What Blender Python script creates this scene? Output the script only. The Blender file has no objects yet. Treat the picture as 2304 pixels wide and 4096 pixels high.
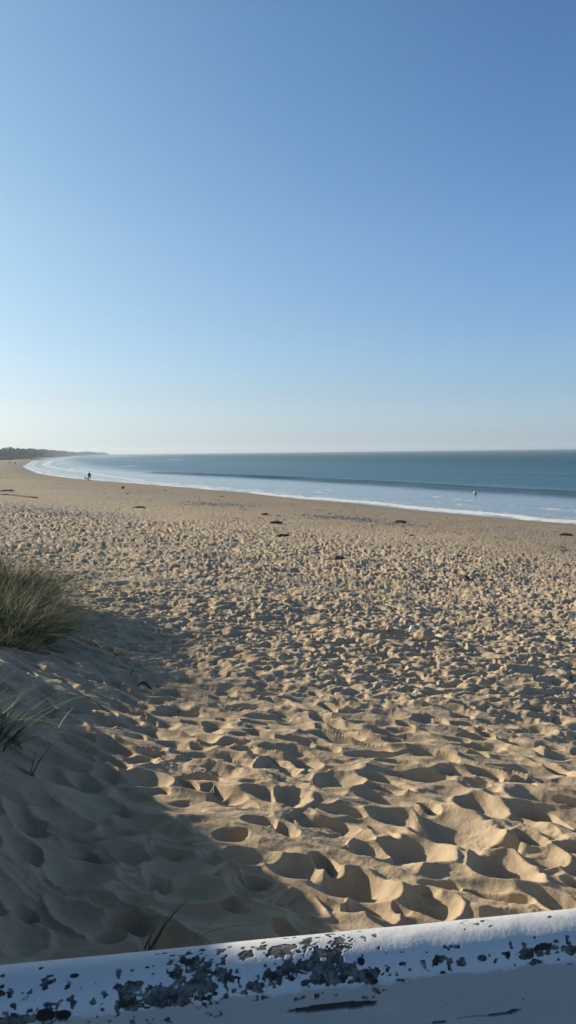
import bpy, math, random
import numpy as np
from mathutils import Vector, Matrix

R_ = math.radians
rng = np.random.default_rng(7)
random.seed(7)
SC = bpy.context.scene
COL = SC.collection

# ------------------------------------------------------------------ camera
W, H, F = 2304.0, 4096.0, 3215.0
HC = 5.9
PITCH, ROLL = R_(4.29), R_(0.672)
fw = np.array([0, math.cos(PITCH), -math.sin(PITCH)])
r0 = np.array([1.0, 0, 0]); u0 = np.array([0, math.sin(PITCH), math.cos(PITCH)])
rt = math.cos(ROLL) * r0 - math.sin(ROLL) * u0
up = math.cos(ROLL) * u0 + math.sin(ROLL) * r0
CAM = np.array([0, 0, HC])

def ray(px, py):
    d = fw * F + rt * (px - W / 2) - up * (py - H / 2)
    return d / np.linalg.norm(d)

def on_plane(px, py, z=0.0):
    d = ray(px, py)
    t = (z - HC) / d[2]
    return CAM + d * t

cam_d = bpy.data.cameras.new('camera')
cam = bpy.data.objects.new('camera', cam_d); COL.objects.link(cam)
cam_d.sensor_fit = 'VERTICAL'; cam_d.sensor_height = 24.0; cam_d.sensor_width = 24.0
cam_d.lens = 24.0 * F / H
cam_d.clip_start = 0.05; cam_d.clip_end = 90000
M = Matrix(((rt[0], up[0], -fw[0], 0), (rt[1], up[1], -fw[1], 0), (rt[2], up[2], -fw[2], HC), (0, 0, 0, 1)))
cam.matrix_world = M
SC.camera = cam
SC.cycles.diffuse_bounces = 1; SC.cycles.max_bounces = 6

# ------------------------------------------------------------------ light
SUN_AZ, SUN_EL = R_(64), R_(18.5)          # azimuth measured from straight ahead towards the left
S = np.array([-math.sin(SUN_AZ) * math.cos(SUN_EL), math.cos(SUN_AZ) * math.cos(SUN_EL), math.sin(SUN_EL)])
sd = bpy.data.lights.new('sun', 'SUN'); so = bpy.data.objects.new('sun', sd); COL.objects.link(so)
sd.energy = 5.0; sd.angle = R_(0.55); sd.color = (1.0, 0.87, 0.68)
so.rotation_euler = Vector(S).to_track_quat('Z', 'Y').to_euler()
so.location = (-30, 15, 20)
wd = bpy.data.worlds.new('World'); SC.world = wd; wd.use_nodes = True
nt = wd.node_tree; nt.nodes.clear()
sky = nt.nodes.new('ShaderNodeTexSky'); sky.sky_type = 'NISHITA'; sky.sun_disc = False
sky.sun_elevation = SUN_EL; sky.sun_rotation = -SUN_AZ
sky.altitude = 0; sky.air_density = 1.0; sky.dust_density = 1.0; sky.ozone_density = 2.5
bg = nt.nodes.new('ShaderNodeBackground'); bg.inputs[1].default_value = 0.082
wo = nt.nodes.new('ShaderNodeOutputWorld')
# clear marine air: the sky colour is balanced by height above the horizon and by bearing from the sun
SKYTAB = [  # sin(elevation), factor towards the sun, factor away from the sun   (x background strength)
    (0.0, (0.902, 1.166, 1.783), (1.076, 1.416, 2.36)),
    (0.0145, (0.902, 1.166, 1.783), (1.076, 1.416, 2.36)),
    (0.0696, (0.96, 1.018, 1.238), (0.903, 1.081, 1.477)),
    (0.1531, (1.05, 1.112, 1.142), (0.875, 1.091, 1.364)),
    (0.2515, (1.154, 1.254, 1.189), (0.875, 1.109, 1.375)),
    (0.4648, (1.1, 1.356, 1.307), (0.706, 1.024, 1.259)),
    (0.75, (0.454, 0.559, 0.539), (0.344, 0.500, 0.613)),
    (1.0, (0.413, 0.509, 0.490), (0.291, 0.422, 0.519))
]
tc = nt.nodes.new('ShaderNodeTexCoord'); nrm = nt.nodes.new('ShaderNodeVectorMath'); nrm.operation = 'NORMALIZE'
nt.links.new(tc.outputs['Generated'], nrm.inputs[0])
sp = nt.nodes.new('ShaderNodeSeparateXYZ'); nt.links.new(nrm.outputs[0], sp.inputs[0])
hv = nt.nodes.new('ShaderNodeCombineXYZ'); nt.links.new(sp.outputs[0], hv.inputs[0]); nt.links.new(sp.outputs[1], hv.inputs[1])
hn = nt.nodes.new('ShaderNodeVectorMath'); hn.operation = 'NORMALIZE'; nt.links.new(hv.outputs[0], hn.inputs[0])
dt = nt.nodes.new('ShaderNodeVectorMath'); dt.operation = 'DOT_PRODUCT'; nt.links.new(hn.outputs[0], dt.inputs[0])
dt.inputs[1].default_value = (-math.sin(SUN_AZ), math.cos(SUN_AZ), 0)
az = nt.nodes.new('ShaderNodeMapRange'); nt.links.new(dt.outputs['Value'], az.inputs[0])
az.inputs[1].default_value = 0.16; az.inputs[2].default_value = 0.77
def sky_ramp(col):
    rp = nt.nodes.new('ShaderNodeValToRGB'); cr = rp.color_ramp; cr.interpolation = 'LINEAR'
    while len(cr.elements) < len(SKYTAB): cr.elements.new(0.5)
    for e, row in zip(cr.elements, SKYTAB):
        e.position = row[0] ** 0.5
    for e, row in zip(cr.elements, SKYTAB):
        e.color = tuple(v / 4.0 for v in row[col]) + (1,)
    return rp
pw = nt.nodes.new('ShaderNodeMath'); pw.operation = 'POWER'; pw.use_clamp = True
mxz = nt.nodes.new('ShaderNodeMath'); mxz.operation = 'MAXIMUM'; nt.links.new(sp.outputs[2], mxz.inputs[0]); mxz.inputs[1].default_value = 0.0
nt.links.new(mxz.outputs[0], pw.inputs[0]); pw.inputs[1].default_value = 0.5
ra, rb = sky_ramp(1), sky_ramp(2)
nt.links.new(pw.outputs[0], ra.inputs[0]); nt.links.new(pw.outputs[0], rb.inputs[0])
mxc = nt.nodes.new('ShaderNodeMix'); mxc.data_type = 'RGBA'
nt.links.new(az.outputs[0], mxc.inputs[0]); nt.links.new(rb.outputs[0], mxc.inputs[6]); nt.links.new(ra.outputs[0], mxc.inputs[7])
mul = nt.nodes.new('ShaderNodeVectorMath'); mul.operation = 'MULTIPLY'
nt.links.new(sky.outputs[0], mul.inputs[0]); nt.links.new(mxc.outputs[2], mul.inputs[1])
scl = nt.nodes.new('ShaderNodeVectorMath'); scl.operation = 'SCALE'; scl.inputs[3].default_value = 4.0
nt.links.new(mul.outputs[0], scl.inputs[0])
nt.links.new(scl.outputs[0], bg.inputs[0]); nt.links.new(bg.outputs[0], wo.inputs[0])
SC.view_settings.view_transform = 'Standard'; SC.view_settings.look = 'None'
SC.view_settings.exposure = 0.55; SC.view_settings.gamma = 1.0

# ------------------------------------------------------------------ numpy noise
TB = rng.random((512, 512)); TC = rng.random((512, 512, 6))
def vnoise(x, y):
    xi = np.floor(x).astype(np.int64); yi = np.floor(y).astype(np.int64)
    fx = x - xi; fy = y - yi
    fx = fx * fx * fx * (fx * (fx * 6 - 15) + 10); fy = fy * fy * fy * (fy * (fy * 6 - 15) + 10)
    a = TB[xi & 511, yi & 511]; b = TB[(xi + 1) & 511, yi & 511]
    c = TB[xi & 511, (yi + 1) & 511]; d = TB[(xi + 1) & 511, (yi + 1) & 511]
    return (a + (b - a) * fx) * (1 - fy) + (c + (d - c) * fx) * fy      # 0..1
def fbm(x, y, o=4, g=0.5):
    s = 0; a = 1; t = 0
    for k in range(o):
        s = s + a * (vnoise(x * 2 ** k + 17.3 * k, y * 2 ** k + 9.1 * k) - 0.5); t += a; a *= g
    return s / t * 2
def sm(e0, e1, x):
    t = np.clip((x - e0) / (e1 - e0), 0, 1); return t * t * (3 - 2 * t)
def smin(a, b, k):
    h = np.clip(0.5 + 0.5 * (b - a) / k, 0, 1)
    return b + (a - b) * h - k * h * (1 - h)

def bowls(x, y, cell, depth, rad, stretch, ang, seed, k=0.012):
    """overlapping elliptical hollows on a jittered grid; crests where they meet"""
    ca, sa = math.cos(ang), math.sin(ang)
    u = (ca * x + sa * y) / (cell * stretch); v = (-sa * x + ca * y) / cell
    iu = np.floor(u).astype(np.int64); iv = np.floor(v).astype(np.int64)
    h = np.full(x.shape, -0.22 * depth)
    for di in (-1, 0, 1):
        for dj in (-1, 0, 1):
            T = TC[(iu + di + seed * 37) & 511, (iv + dj + seed * 91) & 511]
            du = (u - (iu + di + 0.5 + 0.85 * (T[..., 0] - 0.5))) * stretch
            dv = v - (iv + dj + 0.5 + 0.85 * (T[..., 1] - 0.5))
            an = (T[..., 2] - 0.5) * 1.0
            c, s_ = np.cos(an), np.sin(an)
            a = c * du + s_ * dv; b = -s_ * du + c * dv
            rr = rad * (0.55 + 0.75 * T[..., 3])
            e = 1.30 + 0.8 * T[..., 4]
            q = (a / (rr * e)) ** 2 + (b / (rr / e * 1.25)) ** 2
            dd = depth * (0.45 + 0.9 * T[..., 5])
            hh = dd * (q - 1)
            h = smin(h, hh, k)
    return h

# ------------------------------------------------------------------ shoreline
shore_px = [(2304, 2097), (2129, 2083), (1894, 2062), (1658, 2041), (1423, 2014), (1188, 1995), (953, 1969),
            (718, 1949), (600, 1939), (414, 1925), (290, 1914), (207, 1904), (145, 1893), (103, 1874), (90, 1865),
            (112, 1853), (128, 1843), (186, 1833.5), (262, 1828), (330, 1822.6)]
SH = [on_plane(a, b, 0)[:2] for a, b in shore_px]
d0 = SH[0] - SH[3]; d0 /= np.linalg.norm(d0)
SH = [SH[0] + d0 * 500] + SH
SH += [np.array([-930.0, 4300.0]), np.array([-1600.0, 4700.0]), np.array([-9000.0, 5200.0])]
SH = np.array(SH)
def sdist(x, y, P):
    """signed distance to polyline, + on its left"""
    best = np.full(x.shape, 1e18); sg = np.ones(x.shape)
    for i in range(len(P) - 1):
        ax, ay = P[i]; bx, by = P[i + 1]
        ex, ey = bx - ax, by - ay
        L2 = ex * ex + ey * ey
        t = np.clip(((x - ax) * ex + (y - ay) * ey) / L2, 0, 1)
        dx = x - ax - t * ex; dy = y - ay - t * ey
        q = dx * dx + dy * dy
        cr = ex * (y - ay) - ey * (x - ax)
        m = q < best
        best = np.where(m, q, best); sg = np.where(m, np.sign(cr), sg)
    return np.sqrt(best) * sg

# ------------------------------------------------------------------ terrain
RIDGE_Y = [-6, 0, 2.0, 4.0, 5.2, 6.2, 7.2, 8.2, 9.2, 10.2, 11.5, 13.0, 15.0, 18.0, 24, 30]
RIDGE_Z = [7.2, 7.05, 6.78, 5.98, 5.08, 4.60, 4.28, 4.05, 3.90, 3.82, 3.78, 3.55, 3.1, 2.6, 2.4, 2.2]  # crest heights set by where the bank's shadow falls
S_K = [-60, -12, 0, 5, 10, 16, 26, 34, 39, 43, 47, 52, 60, 90]
Z_K = [-3, -0.9, 0, 0.50, 0.95, 1.25, 1.75, 2.2, 2.55, 2.95, 3.35, 3.7, 4.0, 4.5]
def base_terrain(x, y, s):
    r = np.hypot(x, y)
    z = np.interp(s, S_K, Z_K)
    # far dunes behind the beach
    far = sm(150, 420, r)
    dn = sm(34, 95, s + 9 * fbm(x / 60, y / 60, 3)) * (5.0 + 4 * fbm(x / 130 + 3, y / 130, 3))
    z = z + far * dn
    # dune bank left of the terrace; unseen crest shaped for its cast shadow
    rz = np.interp(y, RIDGE_Y, RIDGE_Z)
    near = 1 - sm(26, 60, r)
    w = sm(-1.05, -4.3 - 0.05 * y, x + 0.35 * fbm(x / 1.7, y / 1.7, 2)) if False else None
    xx = x + 0.3 * fbm(x / 1.9 + 5, y / 1.9, 2)
    foot = -0.9 - 0.10 * np.clip(y - 5, 0, 20)
    top = foot - 3.0
    t = np.clip((foot - xx) / (foot - top), 0, 1)
    prof = t * t * (3 - 2 * t)
    z = z + near * prof * np.maximum(rz - z, 0)
    # broad undulation
    z = z + 0.10 * fbm(x / 5.0, y / 5.0, 3) * (1 - sm(8, 16, -s + 24)) * near
    return z

# hollows seen one by one near the wall: source pixel centre, width and height, depth
PITS_PX = [(1800, 3320, 400, 165, 1.0), (1748, 3632, 230, 120, 1.0), (1430, 3560, 460, 130, 1.0), (1175, 3470, 330, 90, .8),
           (1240, 3300, 150, 70, .8), (2010, 3460, 260, 140, .9), (1560, 3270, 230, 80, .8), (1130, 3080, 170, 60, .8),
           (1950, 3230, 240, 90, .8), (2200, 3200, 260, 90, .8), (1040, 3570, 260, 110, .8), (2230, 3620, 330, 90, .8),
           (1620, 3400, 330, 130, .8), (960, 3420, 260, 90, .7), (1370, 3130, 220, 70, .7), (1180, 3210, 130, 80, .8),
           (1430, 3400, 150, 90, .7), (2180, 3420, 200, 90, .7), (1250, 3640, 260, 70, .4), (1540, 3660, 200, 80, .7),
           (730, 3480, 300, 130, .6), (300, 3520, 330, 120, .55), (60, 3750, 260, 160, .6), (330, 3680, 330, 110, .5), (560, 3300, 260, 90, .6),
           (800, 3590, 300, 110, .6), (250, 3260, 240, 80, .6), (560, 3130, 240, 70, .6)]
PITS = []
def relief(x, y, s, r):
    fade = (1 - sm(42, 75, r))
    wx = x + 0.10 * fbm(x / 0.8, y / 0.8, 2) + 0.03 * fbm(x / .2, y / .2, 2); wy = y + 0.10 * fbm(x / 0.8 + 40, y / 0.8, 2) + 0.03 * fbm(x / .2 + 9, y / .2, 2)
    nearw = 1 - sm(6.5, 10.5, y + 0.6 * fbm(x / 2, y / 2, 2) + 0.25 * x)          # windblown smooth zone at the front
    slope = sm(-0.9, -1.8, x + 0.10 * np.clip(y - 5, 0, 20))                      # bank: softer marks
    dry = sm(5.0, 11.0, s + 2.5 * fbm(x / 6, y / 6, 3))
    A = bowls(wx, wy, 0.205, 0.098, 0.66, 1.7, -0.40, 1, 0.0045)
    B = bowls(wx, wy, 0.195, 0.084, 0.60, 1.35, 0.0, 2, 0.004)
    B2 = bowls(wx + 31, wy, 0.13, 0.030, 0.58, 1.1, 0.9, 3, 0.003)
    Dm = 0.5 + 0.5 * fbm(x / 1.3 + 11, y / 1.3, 3)
    ra = math.cos(-0.42) * wx + math.sin(-0.42) * wy; rb = -math.sin(-0.42) * wx + math.cos(-0.42) * wy
    rg = 1 - np.abs(2 * vnoise(ra / 0.75 + 3, rb / 0.17 + 1.2 * fbm(ra / 1.5, rb / .6, 2)) - 1)
    rg2 = 1 - np.abs(2 * vnoise(ra / 0.40 + 30, rb / 0.07 + 1.0 * fbm(ra / 1.0 + 9, rb / .4, 2)) - 1)
    flow = sm(0.35, 0.7, vnoise(x / .8 + 70, y / .6))
    hn = 0.050 * rg ** 2.2 + 0.014 * rg2 ** 2 * flow + A * (0.75 + 0.5 * Dm) + 0.22 * B * sm(0.45, 0.75, vnoise(x / 1.1, y / 1.1 + 50)) + 0.015 * fbm(x / .25, y / .09, 2)
    Dn = sm(0.25, 0.6, vnoise(x / 2.6 + 5, y / 2.1 + 80))
    hf = B * (0.25 + 0.80 * Dn + 0.7 * Dm) * (1 - 0.15 * sm(12, 18, r)) + 0.07 * fbm(x / 2.6 + 60, y / 2.2, 2) + B2 * 1.1 + 0.25 * A + 0.075 * fbm(x / .8, y / .6, 3)
    h = hf + (hn - hf) * nearw
    pit = np.zeros(x.shape)
    for (cx, cy, ax, ay, dp) in PITS:
        m = (np.abs(x - cx) < ax * 2.2) & (np.abs(y - cy) < ay * 2.2)
        if m.any():
            pa = -0.30 + 0.5 * math.sin(cx * 37 + cy * 11); c_, s_ = math.cos(pa), math.sin(pa)
            ex = wx[m] - cx + 0.06 * fbm(x[m] / .3 + cx, y[m] / .3, 2); ey = wy[m] - cy + 0.05 * fbm(x[m] / .3 + 7, y[m] / .3 + cy, 2)
            q = ((c_ * ex + s_ * ey) / ax) ** 2 + ((-s_ * ex + c_ * ey) / (ay * .85)) ** 2
            pb = dp * ((q * q if dp > .4 else q) - 1)
            damp = 1 - 0.55 * np.clip(1.25 - q, 0, 1)
            hm = h[m] * damp + 0.025 * np.exp(-((np.sqrt(q) - 1.12) / 0.2) ** 2)
            h[m] = smin(hm, pb, 0.02)
    h = h * (1 - 0.12 * slope)
    dry2 = (0.04 + 0.96 * dry) * (0.20 + 0.80 * sm(21, 42, s + 9 * fbm(x / 9, y / 12, 3)))
    return h * dry2 * fade + (0.004 + 0.008 * sm(.55, .8, vnoise(x / .7 + 9, y / .5))) * fbm(x / .07, y / .06, 3) * fade
def ground(x, y, fine=True):
    x = np.atleast_1d(np.asarray(x, float)); y = np.atleast_1d(np.asarray(y, float))
    s = sdist(x, y, SH); r = np.hypot(x, y)
    z = base_terrain(x, y, s)
    if fine:
        m = r < 78
        if m.any(): z[m] += relief(x[m], y[m], s[m], r[m])
    return z
def hit(px, py, fine=True):
    """world point where the terrain lies under this line of sight"""
    d = ray(px, py)
    hz = math.hypot(d[0], d[1]); slope = -d[2] / hz
    ts = np.exp(np.linspace(math.log(2.3), math.log(900), 2500))
    x = d[0] / hz * ts; y = d[1] / hz * ts
    zz = ground(x, y, fine); lz = HC - slope * ts
    i = np.argmax(zz >= lz)
    return np.array([x[i], y[i], zz[i]])
for (px, py, w, h, dp) in PITS_PX:
    c = hit(px, py, False); l = hit(px - w / 2, py, False); r2 = hit(px + w / 2, py, False)
    a = hit(px, py - h / 2, False); b = hit(px, py + h / 2, False)
    ax = 0.78 * np.linalg.norm(r2[:2] - l[:2]) / 2; ay = 0.85 * abs(a[1] - b[1]) / 2
    PITS.append((c[0], c[1], ax * 1.15, max(ay * 1.15, ax * .45), dp * min(0.165, 0.33 * ax + 0.03)))
pc = hit(1570, 2522, False)
PITS.append((pc[0], pc[1], 0.72, 0.60, 0.50)); PIT_C = pc
for i_ in range(46):                                       # larger dug-out places scattered over the trodden sand
    yy = 9.5 + 22 * rng.random() ** 1.2; xx = (rng.random() - 0.42) * 0.72 * yy
    if xx > -0.9 - 0.1 * max(yy - 5, 0) and math.hypot(xx - pc[0], yy - pc[1]) > 2.0: PITS.append((xx, yy, 0.20 + 0.25 * rng.random(), 0.16 + 0.16 * rng.random(), 0.08 + 0.09 * rng.random()))

def grid_object(name, X, Y, Z, keep=None):
    n, m = X.shape
    v = np.stack([X.ravel(), Y.ravel(), Z.ravel()], 1).astype(np.float32)
    idx = np.arange(n * m).reshape(n, m)
    q = np.stack([idx[:-1, :-1], idx[:-1, 1:], idx[1:, 1:], idx[1:, :-1]], -1).reshape(-1, 4)
    if keep is not None:
        kf = keep[:-1, :-1] | keep[1:, 1:] | keep[1:, :-1] | keep[:-1, 1:]
        q = q[kf.ravel()]
    me = bpy.data.meshes.new(name)
    me.vertices.add(len(v)); me.vertices.foreach_set('co', v.ravel())
    me.loops.add(q.size); me.loops.foreach_set('vertex_index', q.ravel().astype(np.int32))
    me.polygons.add(len(q)); me.polygons.foreach_set('loop_start', np.arange(0, q.size, 4, dtype=np.int32))
    me.polygons.foreach_set('use_smooth', np.ones(len(q), dtype=bool))
    me.update(calc_edges=True)
    o = bpy.data.objects.new(name, me); COL.objects.link(o)
    return o
def attr(o, name, arr):
    a = o.data.attributes.new(name, 'FLOAT', 'POINT'); a.data.foreach_set('value', np.asarray(arr, np.float32).ravel())

# ------------------------------------------------------------------ node helpers
class NT:
    def __init__(s, name):
        s.m = bpy.data.materials.new(name); s.m.use_nodes = True
        s.t = s.m.node_tree; s.t.nodes.clear()
        s.out = s.t.nodes.new('ShaderNodeOutputMaterial'); s.p = s.t.nodes.new('ShaderNodeBsdfPrincipled')
        s.t.links.new(s.p.outputs[0], s.out.inputs[0])
    def n(s, typ, **kw):
        nd = s.t.nodes.new(typ)
        for k, v in kw.items():
            if k in nd.inputs.keys(): pass
            setattr(nd, k, v)
        return nd
    def set(s, sock, v):
        if isinstance(v, bpy.types.NodeSocket): s.t.links.new(v, sock)
        else: sock.default_value = v
    def mix(s, a, b, f):
        nd = s.t.nodes.new('ShaderNodeMix'); nd.data_type = 'RGBA'
        s.set(nd.inputs[0], f)
        s.set(nd.inputs[6], a if isinstance(a, bpy.types.NodeSocket) else (*a, 1)); s.set(nd.inputs[7], b if isinstance(b, bpy.types.NodeSocket) else (*b, 1))
        return nd.outputs[2]
    def math(s, op, a, b=0.0, c=0.0, clamp=False):
        nd = s.t.nodes.new('ShaderNodeMath'); nd.operation = op; nd.use_clamp = clamp
        s.set(nd.inputs[0], a); s.set(nd.inputs[1], b); s.set(nd.inputs[2], c)
        return nd.outputs[0]
    def attr(s, name):
        nd = s.t.nodes.new('ShaderNodeAttribute'); nd.attribute_name = name; return nd.outputs['Fac']
    def coord(s, scale=(1, 1, 1)):
        g = s.t.nodes.new('ShaderNodeTexCoord'); mp = s.t.nodes.new('ShaderNodeMapping')
        s.t.links.new(g.outputs['Object'], mp.inputs[0]); mp.inputs['Scale'].default_value = scale
        return mp.outputs[0]
    def noise(s, vec, scale, detail=4, rough=0.55, dist=0.0):
        nd = s.t.nodes.new('ShaderNodeTexNoise'); s.set(nd.inputs['Vector'], vec)
        nd.inputs['Scale'].default_value = scale; nd.inputs['Detail'].default_value = detail
        nd.inputs['Roughness'].default_value = rough; nd.inputs['Distortion'].default_value = dist
        return nd.outputs[0]
    def voro(s, vec, scale, feat='F1'):
        nd = s.t.nodes.new('ShaderNodeTexVoronoi'); s.set(nd.inputs['Vector'], vec); nd.feature = feat
        nd.inputs['Scale'].default_value = scale; return nd.outputs[0]
    def ramp(s, fac, stops):
        nd = s.t.nodes.new('ShaderNodeMapRange'); nd.interpolation_type = 'SMOOTHSTEP'
        s.set(nd.inputs[0], fac); nd.inputs[1].default_value = stops[0]; nd.inputs[2].default_value = stops[1]
        nd.inputs[3].default_value = 0; nd.inputs[4].default_value = 1
        return nd.outputs[0]
    def bump(s, h, strength, dist, normal=None):
        nd = s.t.nodes.new('ShaderNodeBump'); s.set(nd.inputs['Height'], h); s.set(nd.inputs['Strength'], strength)
        nd.inputs['Distance'].default_value = dist
        if normal is not None: s.t.links.new(normal, nd.inputs['Normal'])
        return nd.outputs[0]
    def base(s, c): s.set(s.p.inputs['Base Color'], c if isinstance(c, bpy.types.NodeSocket) else (*c, 1))
    def rough(s, r): s.set(s.p.inputs['Roughness'], r)
    def spec(s, r): s.set(s.p.inputs['Specular IOR Level'], r)

def simple(name, col, rough=0.8, var=0.25, scale=20, spec=0.3):
    k = NT(name); c = k.coord()
    n_ = k.noise(c, scale, 3)
    k.base(k.mix(tuple(x * (1 - var) for x in col), tuple(min(1, x * (1 + var)) for x in col), n_)); k.rough(rough); k.spec(spec)
    return k.m

# ------------------------------------------------------------------ materials
def mat_sand():
    k = NT('sand'); c = k.coord()
    dmp = k.attr('damp'); wet, grn, peb, far = k.attr('wet'), k.attr('green'), k.attr('pebble'), k.attr('far')
    big = k.noise(c, 0.35, 3); med = k.noise(c, 2.2, 4); grain = k.noise(c, 900, 2); grit = k.noise(c, 60, 3, 0.7)
    col = k.mix((0.405, 0.318, 0.214), (0.500, 0.400, 0.278), big)
    col = k.mix(col, (0.391, 0.297, 0.212), k.ramp(med, (0.5, 0.75)))
    col = k.mix(col, (0.306, 0.238, 0.162), k.math('MULTIPLY', k.ramp(grain, (0.45, 0.75)), 0.30))
    col = k.mix(col, (0.187, 0.153, 0.119), k.math('MULTIPLY', k.ramp(grit, (0.66, 0.78)), 0.45))
    col = k.mix(col, k.mix(k.mix((0.230, 0.183, 0.132), (0.323, 0.259, 0.187), k.ramp(k.noise(c, 0.5, 5, .7), (0.35, 0.65))), (0.111, 0.089, 0.068), k.math('MULTIPLY', k.ramp(k.noise(c, 5.0, 4, .75), (0.52, 0.66)), 0.55)), dmp)
    # scattered shingle
    v = k.voro(c, 14)
    pm = k.math('MULTIPLY', peb, k.ramp(k.noise(c, 5, 4, 0.7), (0.42, 0.58)))
    pcol = k.mix((0.145, 0.145, 0.153), (0.306, 0.297, 0.289), k.ramp(v, (0.0, 0.6)))
    col = k.mix(col, pcol, pm)
    # seaward sand: compact, damp
    wcol = k.mix((0.255, 0.200, 0.132), (0.315, 0.255, 0.174), k.noise(c, 0.8, 4))
    col = k.mix(col, wcol, wet)
    gcol = k.mix((0.043, 0.055, 0.025), (0.119, 0.119, 0.068), k.noise(c, 0.12, 5, 0.7))
    col = k.mix(col, gcol, grn)
    k.base(col); k.rough(k.math('SUBTRACT', 0.95, k.math('MULTIPLY', wet, 0.35))); k.spec(0.15)
    # churned surface beyond the modelled hollows
    mp = k.coord((1, 1, 1))
    v1 = k.voro(mp, 7.5, 'SMOOTH_F1'); v2 = k.noise(mp, 14, 4)
    ht = k.math('ADD', k.math('MULTIPLY', v1, 0.9), k.math('MULTIPLY', v2, 0.35))
    b1 = k.bump(ht, k.math('MULTIPLY', k.math('MULTIPLY', far, k.math('ADD', 0.35, k.math('MULTIPLY', k.ramp(k.noise(c, 0.45, 3), (0.35, 0.65)), 0.9))), k.math('SUBTRACT', 1, k.math('MULTIPLY', wet, .9))), 0.075)
    b2 = k.bump(grain, 0.25, 0.002, b1); b3 = k.bump(k.noise(c, 28, 4, .7), 0.5, 0.010, k.bump(grit, 0.45, 0.006, b2))
    k.set(k.p.inputs['Normal'], b3)
    return k.m

def mat_sea():
    k = NT('sea_water')
    foam, shal, chop, body = k.attr('foam'), k.attr('shallow'), k.attr('chop'), k.attr('face')
    uvn = k.t.nodes.new('ShaderNodeAttribute'); uvn.attribute_name = 'along'
    sepc = k.t.nodes.new('ShaderNodeCombineXYZ')
    k.t.links.new(k.attr('du'), sepc.inputs[0]); k.t.links.new(k.attr('dv'), sepc.inputs[1])
    vec = sepc.outputs[0]
    def sc(x, y):
        mp = k.t.nodes.new('ShaderNodeMapping'); k.t.links.new(vec, mp.inputs[0]); mp.inputs['Scale'].default_value = (x, y, 1); return mp.outputs[0]
    deep = k.mix((0.006, 0.068, 0.094), (0.014, 0.098, 0.124), k.noise(sc(0.004, 0.03), 1.0, 5, .6))
    col = k.mix(deep, (0.255, 0.297, 0.306), shal)
    col = k.mix(col, (0.007, 0.046, 0.058), body)  # dark swell front: weaker sky reflection painted into the colour
    lace = k.noise(sc(0.40, 0.38), 1.0, 7, 0.70, 0.8)
    fine = k.noise(sc(1.3, 1.2), 1.0, 5, 0.7, 0.4)
    lv = k.math('ADD', k.math('MULTIPLY', lace, 0.6), k.math('MULTIPLY', fine, 0.4))
    thr = k.math('SUBTRACT', 0.80, k.math('MULTIPLY', foam, 0.50))
    fm = k.math('MULTIPLY', k.math('SUBTRACT', lv, thr), 9.0, clamp=True)
    fm = k.math('MULTIPLY', fm, k.ramp(foam, (0.02, 0.15)))
    col = k.mix(col, (0.680, 0.705, 0.714), fm)
    k.base(col)
    k.rough(k.math('ADD', k.math('ADD', 0.16, k.math('MULTIPLY', k.math('MAXIMUM', chop, body), 0.22)), k.math('MULTIPLY', fm, 0.55)))
    k.set(k.p.inputs['IOR'], 1.33); k.spec(k.math('MAXIMUM', 0.04, k.math('SUBTRACT', k.math('SUBTRACT', 0.5, k.math('MULTIPLY', chop, 0.33)), k.math('MULTIPLY', body, 0.40))))
    n1 = k.noise(sc(0.25, 0.7), 1.0, 6, 0.62); n2 = k.noise(sc(1.8, 4.0), 1.0, 4, 0.6)
    hh = k.math('ADD', k.math('MULTIPLY', n1, 0.8), k.math('MULTIPLY', n2, 0.12))
    b = k.bump(hh, k.math('ADD', 0.12, k.math('MULTIPLY', chop, 0.88)), 1.15)
    b = k.bump(lv, k.math('MULTIPLY', fm, 0.6), 0.10, b)
    k.set(k.p.inputs['Normal'], b)
    return k.m

def mat_wall():
    k = NT('peeling_white_paint'); c = k.coord()
    peel, stain = k.attr('peel'), k.attr('dark')
    paint = k.mix((0.561, 0.578, 0.595), (0.680, 0.689, 0.689), k.noise(c, 6, 5, .6))
    paint = k.mix(paint, (0.425, 0.425, 0.408), k.math('MULTIPLY', k.ramp(k.noise(c, 45, 5, .7), (0.58, 0.75)), 0.45))
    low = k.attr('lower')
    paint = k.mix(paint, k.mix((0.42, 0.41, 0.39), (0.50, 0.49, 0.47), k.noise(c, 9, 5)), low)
    bare = k.mix((0.038, 0.043, 0.043), (0.204, 0.204, 0.187), k.ramp(k.noise(c, 60, 6, .8), (0.38, 0.66)))
    col = k.mix(paint, bare, peel)
    col = k.mix(col, (0.019, 0.020, 0.022), stain)
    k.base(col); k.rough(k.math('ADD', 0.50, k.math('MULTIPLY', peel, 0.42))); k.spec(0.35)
    b = k.bump(k.noise(c, 120, 4, .6), 0.35, 0.002)
    b = k.bump(k.noise(c, 14, 4), 0.35, 0.010, b)
    k.set(k.p.inputs['Normal'], b)
    return k.m

def mat_grass(name, lo, hi, tip):
    k = NT(name); t, rnd = k.attr('t'), k.attr('rnd')
    col = k.mix(lo, hi, rnd); col = k.mix(col, tip, k.math('MULTIPLY', k.ramp(t, (0.45, 1.0)), k.math('ADD', 0.10, k.math('MULTIPLY', rnd, 0.8))))
    k.base(col); k.rough(0.6); k.spec(0.25)
    k.p.inputs['Subsurface Weight'].default_value = 0.0
    tr = k.t.nodes.new('ShaderNodeBsdfTranslucent'); k.t.links.new(col, tr.inputs[0])
    mx = k.t.nodes.new('ShaderNodeMixShader'); mx.inputs[0].default_value = 0.14
    k.t.links.new(k.p.outputs[0], mx.inputs[1]); k.t.links.new(tr.outputs[0], mx.inputs[2]); k.t.links.new(mx.outputs[0], k.out.inputs[0])
    return k.m

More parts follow.
